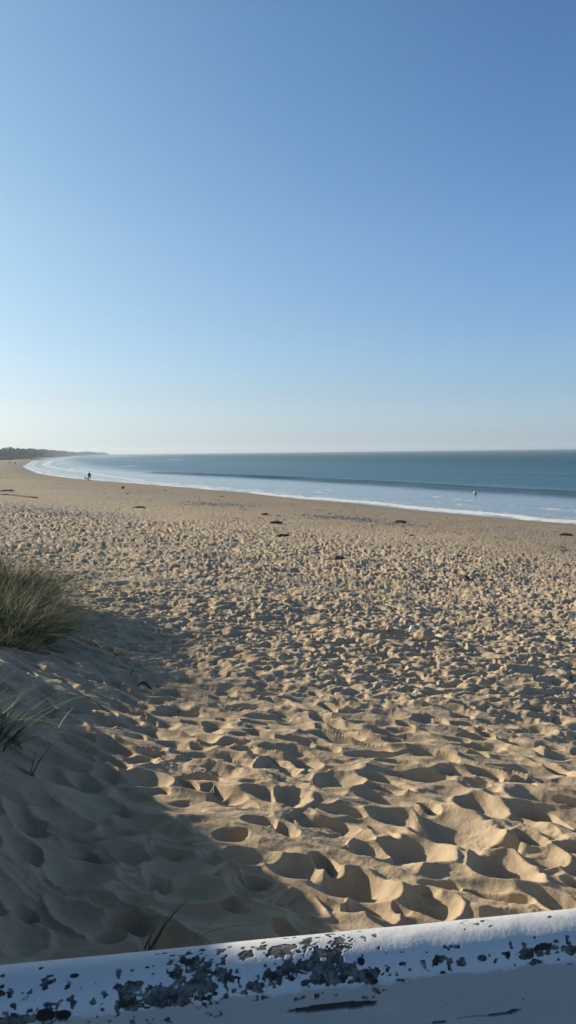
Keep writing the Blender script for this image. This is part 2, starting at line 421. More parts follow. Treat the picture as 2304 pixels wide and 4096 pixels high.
MS = mat_sand(); MW = mat_sea(); MWALL = mat_wall()
MG = mat_grass('marram_green', (0.014, 0.040, 0.018), (0.040, 0.080, 0.030), (0.20, 0.21, 0.10))
MGD = mat_grass('marram_dark', (0.030, 0.070, 0.028), (0.07, 0.125, 0.050), (0.18, 0.19, 0.11))
MST = mat_grass('straw', (0.30, 0.26, 0.17), (0.46, 0.42, 0.30), (0.55, 0.50, 0.36))
MDK = simple('dark_weed', (0.020, 0.016, 0.013), 0.7, 0.4, 40)
MWEED = simple('brown_weed', (0.075, 0.052, 0.038), 0.75, 0.4, 25)
MSTONE = simple('pale_stone', (0.62, 0.60, 0.54), 0.6, 0.1, 30)

def tag(o, label=None, cat=None, group=None, kind=None):
    if label: o['label'] = label
    if cat: o['category'] = cat
    if group: o['group'] = group
    if kind: o['kind'] = kind
    return o

# ------------------------------------------------------------------ ground
NA, NR = 1300, 1650
# view ahead gets a dense fan, the sides a sparse one
ta = np.concatenate([np.linspace(-1.35, -0.47, 90, endpoint=False), np.linspace(-0.47, 0.47, NA), np.linspace(0.47, 1.35, 90)[1:]])
inv = np.linspace(1 / 2.2, 1 / 75.0, NR)
rr = np.concatenate([1 / inv, np.exp(np.linspace(math.log(75.0), math.log(6500), 260))[1:]])
RR, AA = np.meshgrid(rr, ta, indexing='ij')
GX = RR * np.sin(AA); GY = RR * np.cos(AA)
sG = sdist(GX, GY, SH)
GZ = base_terrain(GX, GY, sG)
m = RR < 78
GZ[m] += relief(GX[m], GY[m], sG[m], RR[m])
g = grid_object('sand_beach', GX, GY, GZ, keep=(sG > -40))
g.data.materials.append(MS)
wn = sG + 1.2 * fbm(GX / 9, GY / 9, 3)
attr(g, 'wet', 1 - sm(3.0, 7.5, wn))
attr(g, 'damp', 0.75 * (1 - sm(16, 33, sG + 4 * fbm(GX / 8, GY / 8, 3))))
attr(g, 'green', sm(150, 420, RR) * sm(38, 52, sG + 10 * fbm(GX / 25, GY / 25, 3)))
attr(g, 'far', sm(14, 40, RR) * (0.40 + 0.45 * sm(12, 34, wn)))
pb = np.zeros(GX.shape)
for (px, py, w) in [(1385, 2058, 4.5), (870, 2008, 6), (2000, 2090, 3), (430, 1990, 9), (120, 2080, 7), (380, 2110, 4), (250, 1960, 12), (640, 1985, 8), (1640, 2082, 2.0)]:
    c = on_plane(px, py, 1.6)
    # patches drawn out along the shore
    ux, uy = -0.475, 0.88
    a = (GX - c[0]) * ux + (GY - c[1]) * uy; b = -(GX - c[0]) * uy + (GY - c[1]) * ux
    pb = np.maximum(pb, np.exp(-(a / (w * .8)) ** 2 - (b / (w * .6)) ** 2))
attr(g, 'pebble', np.clip(pb, 0, 0.85))
tag(g, kind='structure')

# ------------------------------------------------------------------ sea
inv = np.linspace(1 / 45.0, 1 / 700.0, 700)
rs = np.concatenate([1 / inv, np.exp(np.linspace(math.log(700), math.log(60000), 220))[1:]])
as_ = np.linspace(-0.75, 1.0, 1100)
RS, AS = np.meshgrid(rs, as_, indexing='ij')
X = RS * np.sin(AS); Y = RS * np.cos(AS)
D = -sdist(X, Y, SH)
wave_px = [(2304, 1984), (1776, 1951), (1423, 1930), (1070, 1909), (835, 1899), (640, 1890)]
WV = [on_plane(a, b, 0.1)[:2] for a, b in wave_px]
e0 = WV[0] - WV[1]; e0 /= np.linalg.norm(e0)
WV = np.array([WV[0] + e0 * 300] + WV)
dW = -sdist(X, Y, WV)                                        # + seaward of the swell front
L2_px = [(1100, 1975), (850, 1948), (600, 1927), (414, 1902), (352, 1890), (290, 1882), (235, 1874), (180, 1862), (200, 1845), (300, 1833)]
L2 = np.array([on_plane(a, b, 0)[:2] for a, b in L2_px]); dL = sdist(X, Y, L2)
ux, uy = -0.475, 0.88
AL = X * ux + Y * uy                                       # along shore
wob = 2.0 * fbm(AL / 18, D / 40, 3)
endf = sm(330, 200, AL)
prof = np.where(dW + wob > 0, np.exp(-((dW + wob) / 11) ** 2), np.exp(-((dW + wob) / 2.6) ** 2))
Zs = 0.30 * prof * endf
sw = np.zeros(X.shape)
for k_, (lam, amp, an) in enumerate([(23, .10, 0.1), (37, .14, -0.12), (14, .05, .25)]):
    ph = (D * math.cos(an) + AL * math.sin(an) * .5 + 6 * fbm(AL / 60 + k_, D / 50, 2)) * 2 * math.pi / lam
    sw += amp * (np.sin(ph) * (0.7 + 0.3 * np.sin(ph)))
Zs += sw * sm(38, 75, D) * (1 - sm(350, 900, RS))
wash = 0.05 * fbm(AL / 5, D / 2.0, 4)
Zs += wash * sm(0, 3, D) * (1 - sm(14, 26, D)) + 0.02 * fbm(AL / 2, D / 2, 3) * sm(10, 30, D) * (1 - sm(150, 300, RS))
Zs += 0.10 * np.exp(-((D - 2.2 - 1.2 * fbm(AL / 6, D * 0, 3)) / 1.0) ** 2) * (RS < 400)
sea = grid_object('sea', X, Y, Zs, keep=(D > -6))
sea.data.materials.append(MW)
n5 = fbm(AL / 6, D * 0 + 3, 4); n6 = fbm(AL / 22, D / 9, 3)
edge = D + 0.8 * n5
foam = np.exp(-((edge - 1.6) / (1.5 + .8 * n6)) ** 2) * 1.0
foam = np.maximum(foam, (0.64 + .2 * sm(60, 140, AL)) * np.exp(-((edge - 4.6) / (3.2 + 1.5 * n6)) ** 2))
foam = np.maximum(foam, 0.80 * np.exp(-((D - 9.5 - 3.0 * fbm(AL / 25 + 8, D * 0, 3)) / 1.3) ** 2) * sm(-.1, .35, fbm(AL / 9 + 20, D * 0 + 1, 3)))
foam = np.maximum(foam, 0.75 * np.exp(-((D - 14 - 4.0 * fbm(AL / 30 + 18, D * 0, 3)) / 1.2) ** 2) * sm(0.0, .4, fbm(AL / 8 + 50, D * 0 + 1, 3)))
farleft = sm(90, 240, AL)
foam = np.maximum(foam, 0.55 * farleft * (1 - sm(8, 30, D)) * (0.6 + .6 * n6))
foam = np.maximum(foam, 0.95 * np.exp(-((dL + 1.2 * n5) / (1.4 + RS / 130)) ** 2) * sm(70, 140, AL) * (1 - sm(700, 1300, RS)))
foam = np.maximum(foam, (0.54 + 0.14 * (1 - sm(5, 16, D))) * (1 - sm(16, 34, D)) * (0.72 + 0.5 * np.clip(n6, -.6, .6)))
for (px, py, w, h) in [(559, 1823.5, 26, 3.0), (450, 1827, 34, 1.6), (367, 1834.5, 14, 2.2), (520, 1864, 60, 1.2), (220, 1856, 12, 3), (315, 1872, 26, 3), (340, 1878, 26, 2.2), (700, 1838, 40, 1.0)]:
    c = on_plane(px, py, 0); dist = np.hypot(c[0], c[1])
    hw = w / F * dist; hh = h * dist * dist / (F * HC)
    foam = np.maximum(foam, 1.3 * np.exp(-((X - c[0]) / hw) ** 2 - ((Y - c[1]) / hh) ** 2))
foam = np.where(D < 0, np.maximum(foam, 0.9), foam)
attr(sea, 'foam', np.clip(foam, 0, 1.2))
attr(sea, 'shallow', np.clip((1 - sm(20, 40, D + 5 * n6)) * sm(-5, 3, -dW * 1.0 + 20), 0, 1) * 0.9)
attr(sea, 'chop', 0.55 * sm(22, 50, D) + 0.45 * sm(60, 260, D))
attr(sea, 'face', (0.95 + 0.25 * fbm(AL / 20, D / 6, 3)) * np.where(dW + wob > -1.0, np.exp(-((dW + wob - 1) / 6.0) ** 2), np.exp(-((dW + wob + 1) / 3.5) ** 2)) * endf)  # mask for the darkening painted along the swell front
attr(sea, 'du', AL); attr(sea, 'dv', D)
tag(sea, kind='structure')

# ------------------------------------------------------------------ terrace and wall
ZT = HC - 0.95                                            # top of the wall
P0 = on_plane(0, 3853, ZT); P1 = on_plane(2304, 3626, ZT)
dw = (P1 - P0)[:2]; dw /= np.linalg.norm(dw)
nw = np.array([dw[1], -dw[0]])                            # towards the camera
if nw @ (-P0[:2]) < 0: nw = -nw
print('wall', P0, P1, math.degrees(math.atan2(dw[1], dw[0])))
TH, CR = 0.066, 0.052
us = np.concatenate([np.linspace(-4.2, -0.2, 60, endpoint=False), np.linspace(-0.2, np.linalg.norm(P1 - P0) + 0.2, 1000), np.linspace(np.linalg.norm(P1 - P0) + 0.2, 6.5, 60)[1:]])
al = np.radians(np.concatenate([np.linspace(-90, -45, 8, endpoint=False), np.linspace(-45, 90, 150)]))
pn = TH * np.sin(al); pz = CR * np.cos(al) - CR
facez = np.linspace(-CR, -0.22, 80)[1:]; pn = np.concatenate([[-TH], pn, np.full(len(facez) + 1, TH)]); pz = np.concatenate([[-2.6], pz, facez, [-0.98]])
UU, PN = np.meshgrid(us, pn, indexing='ij'); _, PZ = np.meshgrid(us, pz, indexing='ij')
lump = 0.004 * fbm(UU / 0.25, PZ / 0.1 + PN / .1, 3) * ((PZ > -0.3))
WX = P0[0] + dw[0] * UU + nw[0] * (PN + TH * 0.45 + lump); WY = P0[1] + dw[1] * UU + nw[1] * (PN + TH * 0.45 + lump); WZ = ZT + PZ + lump
# wear: each patch is placed on the wall surface by its position along and down the wall
def proj(x, y, z):
    vx, vy, vz = x - CAM[0], y - CAM[1], z - CAM[2]
    dpt = vx * fw[0] + vy * fw[1] + vz * fw[2]
    a = (vx * rt[0] + vy * rt[1] + vz * rt[2]) / dpt; b = (vx * up[0] + vy * up[1] + vz * up[2]) / dpt
    return W / 2 + F * a, H / 2 - F * b
spx, spy = proj(WX, WY, WZ)
vis = spy > 3200
def patch_field(patches):
    f = np.zeros(WX.shape)
    for (px, py, w, h, a) in patches:
        # nearest surface vertex gives the centre in wall coordinates
        q = (spx - px) ** 2 + (spy - py) ** 2 + np.where(vis & (PN > -TH * .95), 0, 1e9)
        i, j = np.unravel_index(np.argmin(q), q.shape)
        arc = np.cumsum(np.r_[0, np.hypot(np.diff(pn), np.diff(pz))])
        uc, vc = us[i], arc[j]
        ru = w / F * 1.75 / 2; rv = h / F * 1.75 / 2 * 1.05
        VV = arc[None, :] + 0 * UU
        g_ = 1 - (((UU - uc) / ru) ** 2 + ((VV - vc) / rv) ** 2)
        f = np.maximum(f, a * np.clip(g_ + 0.55, 0, 1.3))
    return f
arc = np.cumsum(np.r_[0, np.hypot(np.diff(pn), np.diff(pz))]); VVa = arc[None, :] + 0 * UU
big_p = [(1300, 3790, 240, 110, 1), (1250, 3890, 330, 80, 1), (1400, 3910, 260, 50, .9), (1130, 3800, 170, 60, .9), (760, 3860, 200, 90, .95), (830, 3920, 280, 90, 1),
         (700, 3985, 420, 80, 1), (560, 4010, 180, 70, .9), (520, 3970, 110, 80, .9), (980, 3955, 130, 45, .9), (860, 3990, 70, 60, .9), (700, 3850, 160, 40, .8), (1160, 3870, 60, 110, .8),
         (400, 4010, 80, 60, .75), (200, 4040, 90, 90, .85), (120, 3960, 90, 90, .75), (30, 3970, 70, 80, .75), (60, 4075, 160, 50, .95), (240, 4060, 70, 50, .8),
         (1770, 3835, 70, 35, .8), (1850, 3845, 30, 40, .8), (1930, 3830, 40, 25, .7), (2100, 3818, 80, 40, .8), (2200, 3800, 120, 50, .95), (2270, 3800, 90, 40, .95),
         (2170, 3785, 50, 40, .8), (1540, 3900, 60, 25, .8), (1620, 3855, 30, 25, .7), (1480, 3920, 70, 60, .7), (1880, 3700, 90, 22, .65), (1000, 3820, 120, 60, .7), (1050, 3790, 90, 40, .7)]
pf = patch_field(big_p)
nz = fbm(UU / 0.03, VVa / 0.024, 4, 0.62); nz2 = fbm(UU / 0.011 + 7, VVa / 0.010, 3, .6)
speck = sm(0.50, 0.62, fbm(UU / 0.016 + 90, VVa / 0.014, 2)) * sm(0.05, 0.35, fbm(UU / .15, VVa / .06 + 5, 2) + 0.15) * (VVa < arc[np.argmax(pn >= TH * .999)] * 1.02) * (UU < 2.5)
nz0 = fbm(UU / 0.07 + 4, VVa / 0.05, 2)
peel = sm(0.50, 0.56, 0.72 * pf + 0.56 * nz + 0.48 * nz2 + 0.25 * nz0 - 0.10)
halo = sm(0.05, 0.5, patch_field([(a, b, c * 1.5 + 40, d * 1.5 + 30, .8) for a, b, c, d, e in big_p]))
peel = np.maximum(peel, sm(0.40, 0.47, fbm(UU / 0.013 + 90, VVa / 0.011, 2)) * halo)
dark_sp = [(298, 3902, 30, 16, 1.1), (590, 3870, 16, 9, 1), (1548, 3880, 12, 14, 1), (1605, 3855, 14, 12, 1), (1445, 3845, 28, 26, 1), (1500, 3925, 22, 16, 1), (200, 3932, 16, 10, .9), (180, 4060, 60, 36, .95), (255, 4060, 50, 30, .95)]
crack = [(1330, 4028, 330, 26, 1.1), (1260, 4040, 160, 18, 1.0), (1420, 4030, 170, 18, .9), (2000, 4060, 130, 12, .95), (2060, 4046, 60, 10, .9), (1880, 4068, 110, 8, .9), (1755, 4092, 60, 16, .9)]
cf = patch_field(crack)
dark = np.maximum(sm(0.45, 0.6, patch_field(dark_sp) + 0.15 * nz), peel * 0.85 * sm(0.18, 0.46, fbm(UU / 0.02 + 3, VVa / 0.02 + 30, 3)))
dark = np.maximum(dark, 0.95 * sm(0.62, 0.74, cf + 0.10 * nz))
PNr = PN - 0.0012 * peel - 0.006 * sm(.6, .75, cf)
WX = P0[0] + dw[0] * UU + nw[0] * (PNr + TH * 0.45 + lump); WY = P0[1] + dw[1] * UU + nw[1] * (PNr + TH * 0.45 + lump); WZ = WZ - 0.0008 * peel * (PZ > -0.1)
wall = grid_object('low_wall', WX[:, ::-1], WY[:, ::-1], WZ[:, ::-1])
wall.data.materials.append(MWALL)
attr(wall, 'peel', peel[:, ::-1]); attr(wall, 'dark', dark[:, ::-1])
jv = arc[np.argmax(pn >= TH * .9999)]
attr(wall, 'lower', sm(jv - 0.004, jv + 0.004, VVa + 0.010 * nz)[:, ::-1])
tag(wall, 'low white painted wall with rounded top and peeling dark patches, at the bottom of the view', 'wall')
# ends closed by being far outside the view; unseen terrace slab behind the wall, added to bounce light
tm = bpy.data.meshes.new('terrace'); 
def wp(u, n, z): return (P0[0] + dw[0] * u + nw[0] * n, P0[1] + dw[1] * u + nw[1] * n, z)
zt = ZT - 0.95
tv = [wp(-4.2, TH * .5, zt), wp(6.5, TH * .5, zt), wp(6.5, 7, zt), wp(-4.2, 7, zt), wp(-4.2, TH * .5, zt - 1.6), wp(6.5, TH * .5, zt - 1.6), wp(6.5, 7, zt - 1.6), wp(-4.2, 7, zt - 1.6)]
tm.from_pydata(tv, [], [(3, 2, 1, 0), (4, 5, 6, 7), (0, 1, 5, 4), (1, 2, 6, 5), (2, 3, 7, 6), (3, 0, 4, 7)])
te = bpy.data.objects.new('terrace', tm); COL.objects.link(te); te.data.materials.append(simple('terrace_concrete', (0.22, 0.21, 0.19), 0.9, .2, 8)); tag(te, kind='structure')

# ------------------------------------------------------------------ grass
def blades(name, bases, heights, leans, bend, width, mat, parent=None, seg=6):
    """each blade a tapered, folded leaf that bows over in its lean direction"""
    n = len(bases)
    t = np.linspace(0, 1, seg + 1)
    V = np.zeros((n, seg + 1, 3, 3)); 
    for i in range(n):
        b = bases[i]; h = heights[i]; lx, ly = leans[i]; bd = bend[i]
        out = h * (lx * t + lx * bd * t ** 2.2), h * (ly * t + ly * bd * t ** 2.2)
        ll = math.hypot(lx, ly) * (1 + bd)
        zz = h * (t - 0.36 * ll * t ** 2.4) / (1 + 0.15 * ll)
        p = np.stack([b[0] + out[0], b[1] + out[1], b[2] - 0.03 + zz], 1)
        a = rng.random() * math.pi
        sx, sy = math.cos(a), math.sin(a)
        w = width * (0.6 + 0.8 * rng.random()) * (1 - t ** 1.6) + width * 0.08
        V[i, :, 0] = p + np.stack([sx * w, sy * w, 0 * w], 1); V[i, :, 2] = p - np.stack([sx * w, sy * w, 0 * w], 1)
        V[i, :, 1] = p + np.stack([-sy * w * .45, sx * w * .45, 0 * w], 1)
    idx = np.arange(n * (seg + 1) * 3).reshape(n, seg + 1, 3)
    q1 = np.stack([idx[:, :-1, 0], idx[:, :-1, 1], idx[:, 1:, 1], idx[:, 1:, 0]], -1).reshape(-1, 4)
    q2 = np.stack([idx[:, :-1, 1], idx[:, :-1, 2], idx[:, 1:, 2], idx[:, 1:, 1]], -1).reshape(-1, 4)
    q = np.concatenate([q1, q2])
    me = bpy.data.meshes.new(name); v = V.reshape(-1, 3)
    if parent is not None: v = v - np.array(parent.location)
    me.vertices.add(len(v)); me.vertices.foreach_set('co', v.astype(np.float32).ravel())
    me.loops.add(q.size); me.loops.foreach_set('vertex_index', q.ravel().astype(np.int32))
    me.polygons.add(len(q)); me.polygons.foreach_set('loop_start', np.arange(0, q.size, 4, dtype=np.int32))
    me.update(calc_edges=True)
    o = bpy.data.objects.new(name, me); COL.objects.link(o); me.materials.append(mat)
    attr(o, 't', np.broadcast_to(t[None, :, None], (n, seg + 1, 3)))
    attr(o, 'rnd', np.broadcast_to(rng.random(n)[:, None, None], (n, seg + 1, 3)))
    if parent is not None: o.parent = parent
    return o
def tussock(c, rad, n, h, lean=(0.35, -0.1), width=0.0035, mat=None, label='', group=None, dry=0.12, name='marram_tussock', spread=0.45, hz=None):
    root = bpy.data.objects.new(name, None); COL.objects.link(root)
    cz = float(ground([c[0]], [c[1]])[0]) if hz is None else hz
    root.location = (c[0], c[1], cz); root.empty_display_size = 0.1
    tag(root, label, 'grass clump', group)
    for nm, nn, mt in (('leaves', int(n * (1 - dry)), mat or MG), ('dry_stems', max(3, int(n * dry)), MST)):
        r_ = rad * np.sqrt(rng.random(nn)); a = rng.random(nn) * 2 * math.pi
        bx = c[0] + r_ * np.cos(a); by = c[1] + r_ * np.sin(a); bz = ground(bx, by)
        bs = np.stack([bx, by, bz], 1)
        ln = np.stack([lean[0] + spread * (r_ / rad) * np.cos(a) * .8 + spread * .5 * rng.normal(size=nn), lean[1] + spread * (r_ / rad) * np.sin(a) * .8 + spread * .5 * rng.normal(size=nn)], 1)
        hs = h * (0.40 + 0.65 * rng.random(nn)) * (1.1 if nm == 'dry_stems' else 1)
        blades(nm, bs, hs, ln, 0.2 + 0.8 * rng.random(nn), width * (0.6 if nm == 'dry_stems' else 1), mt, root)
    return root
GRP = 'marram tussocks on the dune edge'
def P(px, py): return hit(px, py, False)
tl = [((5, 2390), .60, 2600, 1.12, 'tall marram tussock on the dune at the left edge, rear of the clump'),
      ((40, 2530), .45, 1500, .80, 'dark green marram tussock in the middle of the left dune clump'),
      ((105, 2440), .38, 1300, .78, 'marram tussock with straw tips at the right shoulder of the clump'),
      ((185, 2520), .22, 420, .42, 'short marram tussock at the right end of the dune clump'),
      ((10, 2580), .30, 600, .40, 'low dark marram tussock at the front foot of the dune clump')]
for (p, rad, n, h, lab) in tl:
    c = P(*p); tussock(c, rad, n, h, lean=(0.30, -0.12), label=lab, group=GRP, width=0.0036, spread=.72, dry=.16)
for (x, y, rad, n, h) in [(-4.4, 5.4, .5, 260, .6), (-3.9, 4.4, .5, 200, .5)]:  # out of view, added to dapple the bank's shadow
    tussock((x, y), rad, n, h, lean=(0.3, -0.1), label='unseen marram tussock added on the near dune bank for its shadow', group=GRP, width=0.0045)
c = P(-45, 2940)
tussock(c, .16, 130, .62, lean=(0.45, 0.05), mat=MGD, width=0.004, label='nearer dark marram tussock with arching blades at the left edge', dry=.12, spread=.6)

def sprig(px, py, tips, label, mat=None, width=0.0045, extra=None):
    """a few stems rising from one foot; tips given as (dx, dz) in metres"""
    c = hit(px, py); root_b = []
    n = len(tips)
    bs = np.array([[c[0] + 0.012 * rng.normal(), c[1] + 0.012 * rng.normal(), float(ground([c[0]], [c[1]])[0])] for _ in tips])
    hs = np.array([math.hypot(a, b) for a, b in tips]); ln = np.array([[a / b * .8, 0.1 * rng.normal()] for a, b in tips])
    o = blades('grass_sprig', bs, hs, ln, np.array([.25] * n), width, mat or MGD, None, 7)
    return tag(o, label, 'grass sprig')
sprig(590, 3800, [(.26, .46), (.14, .30), (.10, .24), (.20, .34), (.05, .22), (.08, .20), (.03, .15)], 'green grass sprig rising just beyond the white wall')
sprig(735, 3775, [(.16, .20), (.20, .18), (.22, .15)], 'short bent grass sprig just beyond the wall, right of the taller one')
sprig(130, 3105, [(.10, .34), (.16, .30), (.06, .24)], 'dark grass sprig in the shaded sand right of the near tussock', width=.0045)
sprig(270, 3090, [(.14, .26), (.10, .20)], 'thin pale sprig in shaded sand, second right of the near tussock', mat=MST, width=.0034)
sprig(215, 2920, [(.14, .26)], 'single pale stem leaning right above the two shaded sprigs', mat=MST, width=.0045)
sprig(400, 2860, [(.10, .05)], 'tiny pale stem lying low on the shaded sand', mat=MST, width=.0026)
sprig(590, 3380, [(.05, .20), (.03, .13)], 'upright straw stem in the shaded sand left of the sunlit ridges', mat=MST, width=.0034)
sprig(910, 3310, [(.03, .09)], 'upright straw stem on a sunlit ridge in the middle', mat=MST, width=.0045)
sprig(838, 3170, [(.01, .15), (.04, .10)], 'pale straw stem standing on the lit tongue of sand', mat=MST, width=.0045)
sprig(275, 2610, [(.0, .13)], 'small twig upright in the sand below the dune clump', mat=MST, width=.0034)
sprig(620, 2480, [(.05, .28), (.02, .10)], 'straw stem at the far edge of the dune shadow', mat=MST, width=.0045)
sprig(735, 3560, [(.08, .16)], 'straw stem in the shadowed hollow above the wall', mat=MST, width=.0034)
# dry tussock half buried
c = hit(880, 2840); 
root = tussock(c[:2], .20, 90, .17, lean=(0.0, 0), mat=MST, width=0.003, label='dry straw tussock half buried at the shadow edge', dry=.3, name='dry_tussock', spread=1.2)

# ------------------------------------------------------------------ small things on the sand
def blob_mesh(name, rx, ry, rz, seed, amp=0.15, nu=28, nv=18, flat=0.0, freq=2.2):
    r2 = np.random.default_rng(seed); off = r2.random(3) * 50
    u = np.linspace(0, 2 * math.pi, nu, endpoint=False); v = np.linspace(0, math.pi, nv)
    vs = []; fs = []
    for j in range(nv):
        for i in range(nu):
            d = (math.sin(v[j]) * math.cos(u[i]), math.sin(v[j]) * math.sin(u[i]), math.cos(v[j]))
            k = 1 + amp * float(fbm(np.array([d[0] * freq + off[0] + d[2]]), np.array([d[1] * freq + off[1] + d[2] * 1.7]), 3)[0])
            vs.append((rx * d[0] * k, ry * d[1] * k, max(rz * d[2] * k, -rz * (1 - flat))))
    for j in range(nv - 1):
        for i in range(nu):
            fs.append((j * nu + i, (j + 1) * nu + i, (j + 1) * nu + (i + 1) % nu, j * nu + (i + 1) % nu))
    me = bpy.data.meshes.new(name); me.from_pydata(vs, [], fs); me.polygons.foreach_set('use_smooth', [True] * len(fs)); me.update()
    return me
def put(name, me, mat, loc, label, cat, rz=0, group=None):
    o = bpy.data.objects.new(name, me); COL.objects.link(o)
    if not me.materials: me.materials.append(mat)
    o.location = loc; o.rotation_euler = (0, 0, rz)
    return tag(o, label, cat, group)
c = hit(1648, 2530); put('pale_stone', blob_mesh('pale_stone', .055, .05, .062, 3, .12), MSTONE, (c[0], c[1], c[2] + .035), 'round white stone at the right end of the dark dug hollow', 'stone')
c = hit(1560, 2520); put('sand_clod', blob_mesh('sand_clod', .055, .045, .04, 4, .5), MS, (c[0], c[1], c[2] + .01), 'pale lump of sand in the middle of the dug hollow', 'sand lump')
c = hit(1700, 2545); put('sand_mound', blob_mesh('sand_mound', .15, .13, .11, 5, .3), MS, (c[0], c[1], c[2] + .0), 'rounded pinkish mound of sand right of the white stone', 'sand mound')

def strand(name, pts, rad, mat, label, cat, seed=1, jit=0.02, sides=6):
    """a limp strand lying along pts"""
    r2 = np.random.default_rng(seed); vs = []; fs = []
    P_ = [np.array(p, float) for p in pts]; n = len(P_)
    for i, p in enumerate(P_):
        tdir = P_[min(i + 1, n - 1)] - P_[max(i - 1, 0)]; tdir /= np.linalg.norm(tdir) + 1e-9
        side = np.cross(tdir, [0, 0, 1]); side /= np.linalg.norm(side) + 1e-9; upv = np.cross(side, tdir)
        k = rad * (math.sin(math.pi * (i + .6) / (n + .2)) ** .5) * (1 + .3 * r2.normal())
        for j in range(sides):
            a = 2 * math.pi * j / sides
            vs.append(p + side * math.cos(a) * k + upv * math.sin(a) * k * .7)
    for i in range(n - 1):
        for j in range(sides):
            fs.append((i * sides + j, i * sides + (j + 1) % sides, (i + 1) * sides + (j + 1) % sides, (i + 1) * sides + j))
    fs.append(tuple(range(sides))[::-1]); fs.append(tuple((n - 1) * sides + j for j in range(sides)))
    me = bpy.data.meshes.new(name); me.from_pydata([tuple(v) for v in vs], [], fs); me.polygons.foreach_set('use_smooth', [True] * len(fs)); me.update()
    o = bpy.data.objects.new(name, me); COL.objects.link(o); me.materials.append(mat)
    return tag(o, label, cat)
a = hit(548, 2755); b = hit(608, 2762); m_ = (a + b) / 2
pts = [a * (1 - t) + b * t + np.array([0, 0, .02 + .05 * math.sin(math.pi * min(1, t * 1.15))]) for t in np.linspace(0, 1, 12)]
strand('driftwood_stick', pts, .016, MDK, 'black curved piece of driftwood on the shaded sand', 'driftwood')
for (px, py, dx, dz, lab) in [(520, 2700, .07, .12, 'short dark twig leaning in the shaded sand above the driftwood'), (714, 2865, .015, .06, 'short dark twig upright in the shaded sand, right of the driftwood')]:
    c = hit(px, py); strand('twig', [c + np.array([dx * t, 0, dz * t]) for t in np.linspace(0, 1, 6)], .007, MDK, lab, 'twig')
# heaps of seaweed on the beach
def weed(px, py, w, label, seed, h=.12):
    c = hit(px, py); dist = np.hypot(c[0], c[1]); L = .8 * w / F * dist
    r2 = np.random.default_rng(seed); me = bpy.data.meshes.new('seaweed_heap'); vs = []; fs = []
    for k in range(34):
        cx = (r2.random() - .5) * L; cy = (r2.random() - .5) * L * .8; n = 9; a = r2.random() * 6.28; rad = .02 + .02 * r2.random()
        base = len(vs)
        for i in range(n):
            t = i / (n - 1); x = cx + (t - .5) * L * .35 * math.cos(a) + .05 * r2.normal(); y = cy + (t - .5) * L * .35 * math.sin(a) + .05 * r2.normal()
            z = h * (1 - (2 * cx / L) ** 2 * .7) * (.3 + .8 * r2.random())
            for j in range(4):
                b_ = j * math.pi / 2; vs.append((x + rad * math.cos(b_) * .9, y + rad * math.sin(b_), z + (rad * .5 if j % 2 else -rad * .4)))
        for i in range(n - 1):
            for j in range(4): fs.append((base + i * 4 + j, base + i * 4 + (j + 1) % 4, base + (i + 1) * 4 + (j + 1) % 4, base + (i + 1) * 4 + j))
    me.from_pydata(vs, [], fs); me.update()
    put('seaweed_heap', me, MWEED, (c[0], c[1], c[2]), label, 'seaweed', math.atan2(c[1], c[0]) - math.pi / 2)
weed(1104, 2094, 44, 'dark heap of seaweed in mid beach, farther of the central pair', 1, .12)
weed(1130, 2147, 40, 'dark heap of seaweed in mid beach, nearer of the central pair', 2, .10)
weed(560, 2031, 46, 'long brown strip of seaweed left of the central heaps', 3, .09)
weed(1600, 2090, 50, 'brown strip of seaweed beside the right shingle patch', 4, .12)
weed(2265, 2142, 40, 'brown seaweed strip at the right edge near the wet sand', 5, .10)
weed(30, 1967, 60, 'thick dark strip at the left edge of the beach', 6, .2)
weed(1060, 2060, 20, 'small brown seaweed tuft beyond the central heaps', 7, .12)
a = [hit(px, py, False) + np.array([0, 0, .04]) for px, py in [(-120, 1972), (0, 1978), (45, 1982), (90, 1987), (120, 1990), (150, 1993)]]  # thin dark strand running in from the left edge
strand('dark_strand', a, .13, MWEED, 'long thin dark strand running in from the left edge', 'seaweed', 3)
c = hit(491, 1955, False); put('boulder', blob_mesh('boulder', .20, .18, .20, 9, .5), simple('brown_rock', (.16, .125, .075), .9, .3, 6), (c[0], c[1], c[2] + .15), 'small brown boulder alone near the wet sand, right of the walker', 'boulder')

